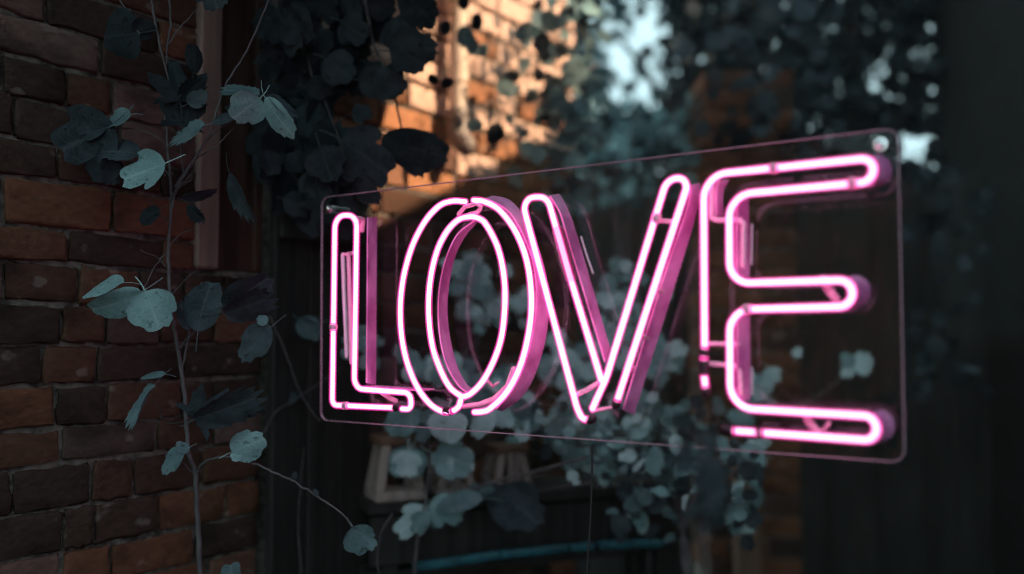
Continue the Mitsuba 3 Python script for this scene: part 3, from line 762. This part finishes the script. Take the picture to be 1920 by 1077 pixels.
V(212, 232, 106, 292, 1.62, 'fan', 'leaf_dark', 8, 0.95)
V(200, 240, 128, 235, 1.62, 'fan', 'leaf_dark', 25, 0.8)
V(212, 290, 160, 330, 1.63, 'round', 'leaf_black', 15, 1.0)
V(208, 295, 208, 350, 1.63, 'fan', 'leaf_black', -25, 0.8)
V(310, 306, 222, 342, 1.61, 'fan', 'leaf_pale', 38, 0.85)
V(262, 290, 180, 272, 1.62, 'serrate', 'leaf_dark', 45, 0.8)
V(246, 215, 196, 232, 1.62, 'fan', 'leaf_mid', 55, 0.9)
V(385, 235, 312, 268, 1.63, 'serrate', 'leaf_mid', 65, 0.9)
V(232, 530, 152, 538, 1.60, 'oval', 'leaf_pale', 62, 0.85)
V(266, 547, 171, 601, 1.60, 'oval', 'leaf_pale', -28, 0.62)
V(272, 546, 302, 624, 1.59, 'fan', 'leaf_pale', 8, 1.05)
V(371, 622, 384, 526, 1.62, 'oval', 'leaf_dark', -22, 0.8)
V(352, 618, 344, 560, 1.63, 'serrate', 'leaf_dark', 35, 0.8)
V(420, 588, 526, 556, 1.60, 'serrate', 'leaf_dark', 48, 0.9)
V(420, 575, 512, 522, 1.61, 'fan', 'leaf_dark', 30, 0.7)
V(508, 614, 444, 678, 1.60, 'fan', 'leaf_dark', 28, 0.7)
V(500, 608, 482, 592, 1.60, 'fan', 'leaf_mid', 10, 0.9)
V(290, 722, 232, 808, 1.62, 'serrate', 'leaf_mid', 68, 0.6)
V(310, 702, 262, 700, 1.64, 'long', 'leaf_mid', 50, 0.8)
V(364, 786, 506, 742, 1.63, 'serrate', 'leaf_dark', 40, 0.62)
V(366, 786, 440, 738, 1.63, 'maple', 'leaf_dark', 20, 0.9)
V(434, 848, 502, 822, 1.60, 'fan', 'leaf_pale', 18, 0.85)
V(452, 862, 432, 848, 1.60, 'fan', 'leaf_pale', 20, 0.9)
V(346, 846, 298, 888, 1.62, 'fan', 'leaf_mid', 48, 0.8)
V(350, 850, 332, 826, 1.62, 'fan', 'leaf_mid', 30, 0.8)
V(434, 1110, 430, 1054, 1.60, 'fan', 'leaf_mid', 15, 1.0)
V(300, 392, 258, 414, 1.63, 'oval', 'leaf_black', 20, 0.7)
V(352, 385, 380, 420, 1.63, 'serrate', 'leaf_black', 30, 0.7)
V(340, 372, 408, 366, 1.64, 'long', 'leaf_dark', 60, 0.9)
V(430, 326, 466, 428, 1.66, 'serrate', 'leaf_dark', 62, 0.6)
V(662, 988, 688, 1042, 1.62, 'fan', 'leaf_mid', -8, 1.0)
V(676, 1004, 650, 1034, 1.62, 'fan', 'leaf_mid', 10, 0.9)
V(680, 1004, 706, 1028, 1.62, 'fan', 'leaf_mid', -10, 0.9)
V(548, 902, 556, 884, 1.62, 'serrate', 'leaf_dark', 20, 0.7)
V(596, 930, 588, 916, 1.62, 'serrate', 'leaf_dark', 20, 0.7)

# ---- dark ivy hanging at the top, before the sunlit wall
ivy = thing('ivy', 'mass of large dark ivy leaves hanging beside the post, against the sunlit bricks', 'ivy')
stem(ivy, [(560, -30, 1.95), (575, 90, 1.95), (600, 200, 1.96), (640, 330, 1.97)], 0.004, 0.002)
stem(ivy, [(680, -30, 1.92), (700, 80, 1.92), (735, 160, 1.93), (760, 280, 1.95)], 0.004, 0.002)
stem(ivy, [(570, 85, 1.95), (510, 40, 1.96), (500, 35, 1.96)], 0.0016, 0.001)
stem(ivy, [(610, 190, 1.96), (635, 260, 1.9), (650, 300, 1.9)], 0.002, 0.001)
I = lambda *a, **k: leaf(ivy, *a, **k)
# silhouettes that stand against the bright bricks
I(752, -20, 812, 42, 1.88, 'oval', 'leaf_black', 0, 0.8)
I(740, 98, 770, 30, 1.90, 'round', 'ivy_leaf', 5, 0.85)
I(730, 95, 826, 92, 1.90, 'fan', 'ivy_leaf', 0, 0.85)
I(740, 85, 800, 128, 1.90, 'fan', 'ivy_leaf', 10, 0.9)
I(700, 150, 762, 172, 1.89, 'round', 'ivy_leaf', 10, 0.8)
I(672, 150, 742, 160, 1.90, 'fan', 'ivy_leaf', 20, 0.8)
I(722, 128, 756, 142, 1.93, 'oval', 'leaf_black', 0, 1.0)
I(715, 262, 838, 300, 1.93, 'oval', 'leaf_black', 5, 0.62)
I(740, 262, 800, 320, 1.94, 'oval', 'leaf_black', -15, 0.8)
I(690, 10, 744, 12, 1.9, 'fan', 'leaf_black', 10, 1.0)
I(640, 262, 740, 330, 1.90, 'fan', 'ivy_leaf', 12, 0.9)
I(660, 215, 700, 210, 1.94, 'fan', 'ivy_leaf', 0, 0.9)
I(600, 275, 625, 345, 1.88, 'fan', 'ivy_leaf', 8, 1.0)
I(540, 30, 575, 80, 1.86, 'round', 'ivy_leaf', 30, 1.1)
I(520, 20, 560, 100, 1.88, 'fan', 'ivy_leaf', 45, 1.0)
I(640, 40, 690, 75, 1.9, 'fan', 'ivy_leaf', 5, 1.0)
I(610, 110, 665, 150, 1.9, 'fan', 'ivy_leaf', -10, 1.0)
r = np.random.default_rng(31)
k = 0
while k < 125:
    x, y = r.uniform(495, 760), r.uniform(-40, 385)
    right = np.interp(y, [-40, 40, 120, 160, 200, 250, 330, 385], [720, 705, 720, 655, 650, 640, 700, 690])
    if x > right - 22: continue
    L = r.uniform(42, 84); a = r.uniform(0.1, 2.9) if r.random() < 0.8 else r.uniform(-3, 0)
    d = r.uniform(1.92, 2.06)
    I(x, y, x + L * math.cos(a) * 0.8, y + L * math.sin(a), d, ['fan', 'maple', 'fan', 'serrate', 'fan'][int(r.integers(5))],
      'leaf_black' if r.random() < 0.35 else 'ivy_leaf', r.uniform(-50, 50), r.uniform(0.75, 1.05), lod=1)
    k += 1

# ---- leafy plant seen through the lower part of the sign
low = thing('leafy_plant', 'pale teal lobed leaves on thin stems behind the lower edge of the sign', 'plant')
L_ = lambda *a, **k: leaf(low, *a, **k)
DL = 2.12
stem(low, [(776, 1120, DL), (780, 1030, DL), (796, 950, DL), (806, 860, DL), (800, 790, DL), (820, 745, DL)], 0.0045, 0.002)
stem(low, [(806, 880, DL), (870, 918, DL), (920, 905, DL), (1000, 885, DL), (1100, 858, DL)], 0.0026, 0.004)
stem(low, [(1110, 905, DL + .1), (1040, 915, DL + .1), (960, 930, DL + .1)], 0.0024, 0.0012)
stem(low, [(806, 840, DL), (860, 800, DL), (925, 760, DL)], 0.002, 0.001)
for a in ((782, 770, 718, 812, 'fan', 'leaf_pale', 12, .8), (775, 765, 765, 815, 'fan', 'leaf_pale', -20, .9), (850, 765, 790, 800, 'fan', 'leaf_mid', 0, .9),
          (842, 772, 836, 836, 'round', 'leaf_pale', 0, 1.0), (880, 760, 850, 800, 'fan', 'leaf_mid', 20, 1.0), (800, 800, 785, 830, 'fan', 'leaf_mid', 20, .9),
          (925, 768, 885, 822, 'fan', 'leaf_pale', 20, .7), (925, 768, 968, 798, 'fan', 'leaf_pale', -25, .8), (965, 745, 985, 790, 'oval', 'leaf_mid', 15, .8),
          (770, 842, 735, 895, 'fan', 'leaf_pale', 0, .8), (772, 842, 780, 900, 'fan', 'leaf_pale', 8, .9), (766, 845, 760, 898, 'fan', 'leaf_pale', 0, 1.0),
          (815, 852, 890, 872, 'fan', 'leaf_pale', 0, .95), (840, 842, 835, 895, 'fan', 'leaf_pale', 10, 1.1), (850, 845, 885, 890, 'fan', 'leaf_pale', -10, .9),
          (800, 955, 742, 1008, 'fan', 'leaf_pale', 15, .75), (795, 960, 778, 1002, 'fan', 'leaf_pale', 0, .8), (805, 950, 872, 968, 'fan', 'leaf_pale', 0, .85), (812, 952, 825, 990, 'fan', 'leaf_pale', -15, 1.0),
          (935, 918, 1018, 992, 'fan', 'leaf_dark', 5, .85), (925, 912, 975, 985, 'oval', 'leaf_dark', -10, .8), (905, 935, 815, 945, 'oval', 'leaf_mid', 30, .5), (870, 930, 930, 912, 'fan', 'leaf_mid', 30, .6),
          (560, 600, 600, 640, 'fan', 'leaf_mid', 40, .8), (600, 605, 548, 628, 'fan', 'leaf_mid', 20, .7), (660, 615, 702, 630, 'oval', 'leaf_pale', 35, .6),
          (525, 760, 548, 730, 'fan', 'leaf_dark', 20, .9), (560, 745, 510, 752, 'oval', 'leaf_dark', 20, .6)):
    L_(*a[:4], DL + rng.uniform(-0.06, 0.10), a[4], 'leaf_silver' if a[5] == 'leaf_pale' and a[0] > 700 and rng.random() < .45 else a[5], *a[6:])
stem(low, [(500, 580, 2.05), (535, 660, 2.05), (565, 740, 2.06), (600, 790, 2.06)], 0.0018, 0.0012)
stem(low, [(495, 812, 2.05), (520, 770, 2.05), (560, 745, 2.06), (640, 690, 2.08)], 0.0016, 0.001)
stem(low, [(735, 965, 2.0), (715, 1000, 2.0), (708, 1045, 2.0), (712, 1090, 2.0)], 0.002, 0.0016)
stem(low, [(565, 1100, 2.1), (560, 960, 2.1), (570, 840, 2.1)], 0.0018, 0.001)

back = thing('leafy_shrub', 'shrub with leaves coloured brighter in place of light, seen through the letters O and V, out of focus', 'shrub')
Bk = lambda *a, **k: leaf(back, *a, **k)
stem(back, [(900, 780, 2.5), (890, 690, 2.5), (900, 600, 2.5), (880, 500, 2.5)], 0.004, 0.002)
stem(back, [(1120, 800, 2.5), (1170, 690, 2.5), (1190, 600, 2.5), (1160, 490, 2.5)], 0.004, 0.002)
stem(back, [(895, 640, 2.45), (830, 690, 2.3), (760, 680, 2.25)], 0.003, 0.001)
for a in ((880, 520, 850, 500), (882, 520, 888, 482), (885, 520, 918, 500), (880, 522, 905, 550), (875, 525, 850, 545), (890, 560, 905, 530), (955, 580, 985, 560), (950, 575, 945, 545), (890, 600, 870, 575),
          (900, 605, 895, 580), (925, 605, 955, 590), (890, 610, 910, 625), (770, 670, 735, 655), (775, 672, 790, 690), (800, 680, 840, 690), (850, 700, 880, 720), (820, 690, 800, 665),
          (860, 690, 870, 670), (1165, 505, 1145, 485), (1165, 505, 1185, 490), (1168, 510, 1190, 525), (1165, 515, 1150, 530), (1175, 565, 1150, 560), (1180, 570, 1198, 605), (1175, 560, 1165, 590), (1120, 550, 1140, 575),
          (1230, 545, 1262, 560), (1235, 540, 1255, 520), (1150, 650, 1130, 680), (1170, 660, 1175, 700), (1200, 640, 1230, 650), (1050, 660, 1080, 690), (1045, 700, 1020, 720), (1090, 690, 1075, 670),
          (1165, 690, 1140, 660), (940, 500, 960, 520), (1600, 690, 1640, 670), (1595, 690, 1580, 660), (1600, 692, 1575, 705), (1440, 690, 1460, 720), (1420, 720, 1450, 735), (1490, 670, 1500, 650)):
    Bk(*a, (2.25 if a[0] < 860 else 2.42) + rng.uniform(-0.04, 0.12), 'fan', 'leaf_silver' if rng.random() < 0.75 else 'leaf_pale', rng.uniform(-25, 25), rng.uniform(0.8, 1.1))
r = np.random.default_rng(19)
for cx, cy, n_, sx, sy in ((885, 540, 12, 40, 45), (820, 690, 10, 60, 22), (1160, 600, 12, 45, 70), (1060, 690, 14, 45, 40), (940, 720, 8, 40, 20), (1240, 660, 10, 40, 40), (980, 560, 5, 20, 40), (670, 640, 5, 30, 25), (1090, 770, 10, 40, 30), (1420, 740, 6, 40, 30)):
    for k in range(int(n_ * 2.2)):
        x, y = cx + r.normal(0, sx * .6), cy + r.normal(0, sy * .6); a = r.uniform(0, 6.28); L = r.uniform(22, 44)
        leaf(back, x, y, x + L * math.cos(a), y + L * math.sin(a), (2.2 if x < 860 else 2.4) + r.uniform(-.03, .12), 'fan', 'leaf_silver' if r.random() < .6 else 'leaf_pale', r.uniform(-45, 45), r.uniform(.7, 1.1), lod=1)
stem(back, [(1600, 690, 2.5), (1500, 760, 2.5), (1300, 800, 2.5), (1170, 780, 2.5)], 0.002, 0.003)

# ---- shrub below the E: many small grey-teal leaves
sh = thing('grey_shrub', 'grey-teal small leaved shrub below the sign, right of the bench', 'shrub')
r = np.random.default_rng(44)
blobs = [(1090, 760, 60, 40, .5), (1060, 790, 40, 30, .6), (1200, 830, 90, 60, .5), (1150, 880, 80, 40, .5), (1240, 870, 60, 30, .6), (1190, 960, 40, 40, .3), (1260, 940, 40, 50, .3), (1340, 900, 70, 60, .3), (1390, 960, 40, 50, .3), (1410, 880, 40, 40, .3), (1300, 800, 60, 60, .15), (1230, 770, 30, 30, .6), (1140, 840, 70, 25, .7), (1000, 800, 40, 25, .5), (1240, 815, 60, 25, .6)]
for b in blobs:
    stem(sh, [(1290, 1120, 2.3), (1280, 1000, 2.3), ((1280 + b[0]) / 2, (930 + b[1]) / 2, 2.28), (b[0], b[1], 2.26)], 0.004, 0.0012, 'branch')
for k in range(296):
    b = blobs[k % len(blobs)]
    x, y = b[0] + r.normal(0, b[2] * 0.55), b[1] + r.normal(0, b[3] * 0.55)
    a = r.uniform(0, 6.28); L = r.uniform(18, 44)
    u = r.random()
    leaf(sh, x, y, x + L * math.cos(a), y + L * math.sin(a), r.uniform(2.1, 2.45), 'fan' if r.random() < .6 else 'oval', 'leaf_silver' if u < b[4] * .45 else 'leaf_pale' if u < b[4] * 1.1 else 'leaf_mid' if u < b[4] * 1.7 else 'leaf_dark', r.uniform(-60, 60), r.uniform(.7, 1), lod=1)

# ---- blurred dark sprig close to the camera, before the sign
sp = thing('dark_sprig', 'blurred dark leafy sprig hanging before the broken end of the letter E', 'sprig')
stem(sp, [(1330, 1120, 0.96), (1320, 980, 0.96), (1322, 880, 0.96), (1318, 770, 0.96)], 0.0022, 0.001)
r = np.random.default_rng(15)
for k in range(20):
    t = r.random()
    x, y = 1322 + 30 * (t - .5) + r.normal(0, 16), 775 + 200 * t
    a = r.uniform(0, 6.28); L = r.uniform(45, 85)
    leaf(sp, x, y, x + L * math.cos(a) * 0.75, y + L * math.sin(a), r.uniform(0.90, 1.02), 'maple' if r.random() < .5 else 'fan', 'leaf_dark' if r.random() < .6 else 'ivy_leaf', r.uniform(-55, 55), r.uniform(.6, .9), lod=1)

# ------------------------------------------------------------------ leaves before the sunlit wall, and trees behind the yard
creeper = thing('creeper', 'thin creeper with small teal and dark leaves across the sunlit brick wall', 'creeper')
r = np.random.default_rng(52)
stem(creeper, [(1120, -40, 2.9), (1010, 60, 2.75), (900, 90, 2.6), (820, 150, 2.5)], 0.004, 0.0015)
stem(creeper, [(1120, 120, 2.9), (1010, 190, 2.75), (930, 190, 2.65), (860, 220, 2.5)], 0.004, 0.0015)
stem(creeper, [(900, 90, 2.6), (880, 40, 2.6), (905, 20, 2.6)], 0.002, 0.001)
stem(creeper, [(1090, 330, 2.85), (980, 250, 2.7), (920, 290, 2.6)], 0.003, 0.001)
for x, y, L, mt in ((835, 52, 26, 'leaf_black'), (895, 40, 30, 'leaf_black'), (870, 68, 40, 'leaf_mid'), (885, 85, 36, 'leaf_mid'), (812, 150, 24, 'leaf_black'), (838, 156, 26, 'leaf_black'), (950, 165, 40, 'leaf_mid'), (960, 145, 30, 'leaf_dark'), (1010, 140, 24, 'leaf_black'),
                    (985, 60, 40, 'leaf_mid'), (1015, 80, 40, 'leaf_dark'), (1030, 40, 40, 'leaf_mid'), (870, 5, 26, 'leaf_black'), (905, 95, 26, 'leaf_mid'), (930, 250, 40, 'leaf_black'), (890, 235, 30, 'leaf_mid'), (1045, 180, 40, 'leaf_mid')):
    a = r.uniform(0, 3.1)
    leaf(creeper, x - L / 2 * math.cos(a), y - L / 2 * math.sin(a), x + L / 2 * math.cos(a), y + L / 2 * math.sin(a), 2.15 + 0.4 * (x - 780) / 300, 'oval', mt, r.uniform(-30, 30), 0.9)
for k in range(170):
    x, y = min(r.normal(1062, 38), 1130), r.uniform(-30, 400)
    a = r.uniform(0, 6.28); L = r.uniform(20, 40)
    leaf(creeper, x, y, x + L * math.cos(a), y + L * math.sin(a), r.uniform(2.6, 2.9), 'fan', 'leaf_mid' if r.random() < .5 else 'leaf_pale' if r.random() < .5 else 'leaf_dark', r.uniform(-60, 60), .9, lod=1)

hz = thing('hazel_shrub', 'pale grey-teal shrub in soft focus between the sunlit wall and the pillar', 'shrub')
for q in (((1150, 700), (1160, 400), (1120, 250)), ((1180, 700), (1220, 400), (1290, 240)), ((1165, 700), (1180, 350), (1190, 200)), ((1150, 650), (1090, 400), (1030, 260))):
    stem(hz, [(x, y, 3.65) for x, y in q], 0.012, 0.004, 'branch')
r = np.random.default_rng(83)
for k in range(230):
    x = r.uniform(985, 1375); y = r.uniform(190 if x < 1290 else 165, 372)
    if abs(x - 1197) < 58 and abs(y - 178) < 32: continue
    a = r.uniform(0, 6.28); L = r.uniform(20, 40)
    leaf(hz, x, y, x + L * math.cos(a), y + L * math.sin(a), r.uniform(3.4, 3.9), 'fan', 'leaf_pale' if r.random() < .35 else 'leaf_mid' if r.random() < .6 else 'leaf_dark', r.uniform(-70, 70), .9, lod=1)
pc_ = thing('pillar_creeper', 'dark creeper leaves hanging over the top of the brick pillar', 'creeper')
stem(pc_, [(1500, -40, 3.3), (1450, 80, 3.3), (1420, 200, 3.3), (1440, 320, 3.3)], 0.006, 0.002)
r = np.random.default_rng(71)
for k in range(130):
    x, y = r.normal(1425, 75), r.uniform(-40, 330)
    if y > 110 and r.random() < 0.6: continue
    a = r.uniform(0, 6.28); L = r.uniform(26, 50)
    leaf(pc_, x, y, x + L * math.cos(a), y + L * math.sin(a), r.uniform(3.15, 3.35), 'fan', 'leaf_black' if r.random() < .6 else 'leaf_dark', r.uniform(-60, 60), .9, lod=1)

def crown_leaves(n, region, gaps, depth, size, seed, zlim=None):
    """Leaf clumps through a crown's volume: the region is a box (x0, x1, z0, z1) at the given depths; gaps are balls left open."""
    r = np.random.default_rng(seed)
    vs, fs, uvs, at = [], [], [], 0
    base, buv = leaf_mesh('oval', 5, 2, 7)
    bv = np.array(base.vertices); bf = np.array(base.faces)
    ncl = n // 14
    x0, x1, z0, z1 = region
    for c in range(ncl):
        cc = np.array([r.uniform(x0, x1), r.uniform(*depth), r.uniform(z0, z1)])
        for k in range(14):
            p = cc + r.normal(0, 0.13, 3) * [1, 0.6, 1]
            if any(((p[0] - g[0]) / g[2]) ** 2 + ((p[2] - g[1]) / g[3]) ** 2 < 1 for g in gaps): continue
            y = unit(r.normal(0, 1, 3) + [0, 0, -0.4]); nz = unit(np.cross(y, r.normal(0, 1, 3))); x = np.cross(y, nz)
            L = size * r.uniform(0.6, 1.3)
            vs.append(p + (bv[:, :1] * x * 0.8 + bv[:, 1:2] * y + bv[:, 2:] * nz) * L); fs.append(bf + at); uvs.append(buv); at += len(bv)
    return trimesh.Trimesh(np.vstack(vs), np.vstack(fs), process=False), np.vstack(uvs)
def gap(px, py, rx, ry, d):
    q = P(px, py, d)
    return (q[0], q[2], (rx + 7) * d / F_PX, (ry + 7) * d / F_PX)
D0 = 5.3
G = [gap(x, y, a, b, D0) for x, y, a, b in ((1125, 30, 16, 26), (1128, 48, 24, 14), (1212, 8, 32, 22), (1222, 38, 22, 20), (1244, 42, 16, 16), (1165, 105, 30, 34), (1200, 88, 38, 16), (1228, 72, 20, 16), (1252, 108, 14, 16), (1195, 174, 50, 16), (1225, 164, 22, 18),
                                             (1170, 48, 9, 9), (1246, 86, 9, 9), (1222, 134, 10, 10), (1336, 5, 14, 10), (1352, 48, 12, 12), (1337, 105, 11, 11), (1741, 40, 11, 11), (1783, 40, 9, 9))]
tree = thing('garden_tree', 'leafy tree behind the yard with bright sky showing through its crown', 'tree')
a0, a1 = P(985, 450, D0), P(1400, -160, D0)
m, uv = crown_leaves(6800, (a0[0] - .1, a1[0], a0[2] - 0.2, a1[2]), G, (5.2, 5.4), 0.075, 61)
add('crown', mikit.ply(m, 'leaf_mid', smooth=True, uv=uv), tree, kind='stuff')
stem(tree, [(1290, 1300, 5.3), (1285, 700, 5.3), (1280, 420, 5.3), (1290, 200, 5.3), (1270, -100, 5.3)], 0.09, 0.03, 'trunk', 'bark_mat', 10)
for q in (((1282, 420), (1200, 300), (1130, 230)), ((1288, 260), (1350, 140), (1400, 30)), ((1285, 300), (1220, 150), (1150, 60))):
    stem(tree, [(x, y, 5.3) for x, y in q], 0.035, 0.012, 'limb', 'bark_mat')
dt = thing('dark_tree', 'dark dense tree filling the upper right, one bright gap beside the sign', 'tree')
D1 = 4.9
G2 = [gap(x, y, a, b, D1) for x, y, a, b in ((1697, 258, 13, 20), (1712, 280, 22, 14), (1752, 242, 10, 10), (1738, 260, 9, 9), (1741, 40, 10, 10), (1783, 40, 9, 9), (1718, 102, 8, 8), (1762, 115, 7, 7), (1780, 305, 9, 9), (1352, 48, 12, 12), (1337, 105, 11, 11), (1336, 5, 14, 10))]
a0, a1 = P(1310, 520, D1), P(1900, -200, D1)
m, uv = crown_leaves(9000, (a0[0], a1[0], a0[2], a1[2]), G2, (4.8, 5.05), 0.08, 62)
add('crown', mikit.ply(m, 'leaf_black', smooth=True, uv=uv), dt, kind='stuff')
stem(dt, [(1600, 1250, 4.9), (1600, 700, 4.9), (1610, 400, 4.9), (1600, 100, 4.9), (1620, -150, 4.9)], 0.12, 0.04, 'trunk', 'bark_mat', 10)
for q in (((1605, 500), (1500, 350), (1420, 200)), ((1608, 380), (1700, 200), (1780, 60))):
    stem(dt, [(x, y, 4.9) for x, y in q], 0.05, 0.015, 'limb', 'bark_mat')

wi = thing('wall_creeper', 'barely lit dark creeper leaves in front of the black fence right of the sign', 'creeper')
stem(wi, [(1800, 1130, 2.9), (1790, 800, 2.9), (1770, 600, 2.9), (1740, 450, 2.9), (1760, 330, 2.9)], 0.004, 0.0015, 'stem', 'black_wood_mat')
stem(wi, [(1788, 780, 2.9), (1720, 660, 2.85), (1690, 600, 2.85)], 0.002, 0.001, 'stem', 'black_wood_mat')
r = np.random.default_rng(91)
for k in range(46):
    x, y = r.normal(1758, 45), r.choice([430, 510, 640, 670, 350]) + r.normal(0, 40)
    if 1640 < x < 1700: continue
    a = r.uniform(0, 6.28); L = r.uniform(26, 52)
    leaf(wi, x, y, x + L * math.cos(a), y + L * math.sin(a), r.uniform(2.8, 2.95), 'fan', 'ivy_leaf' if r.random() < .6 else 'leaf_dark', r.uniform(-60, 60), .9, lod=1)
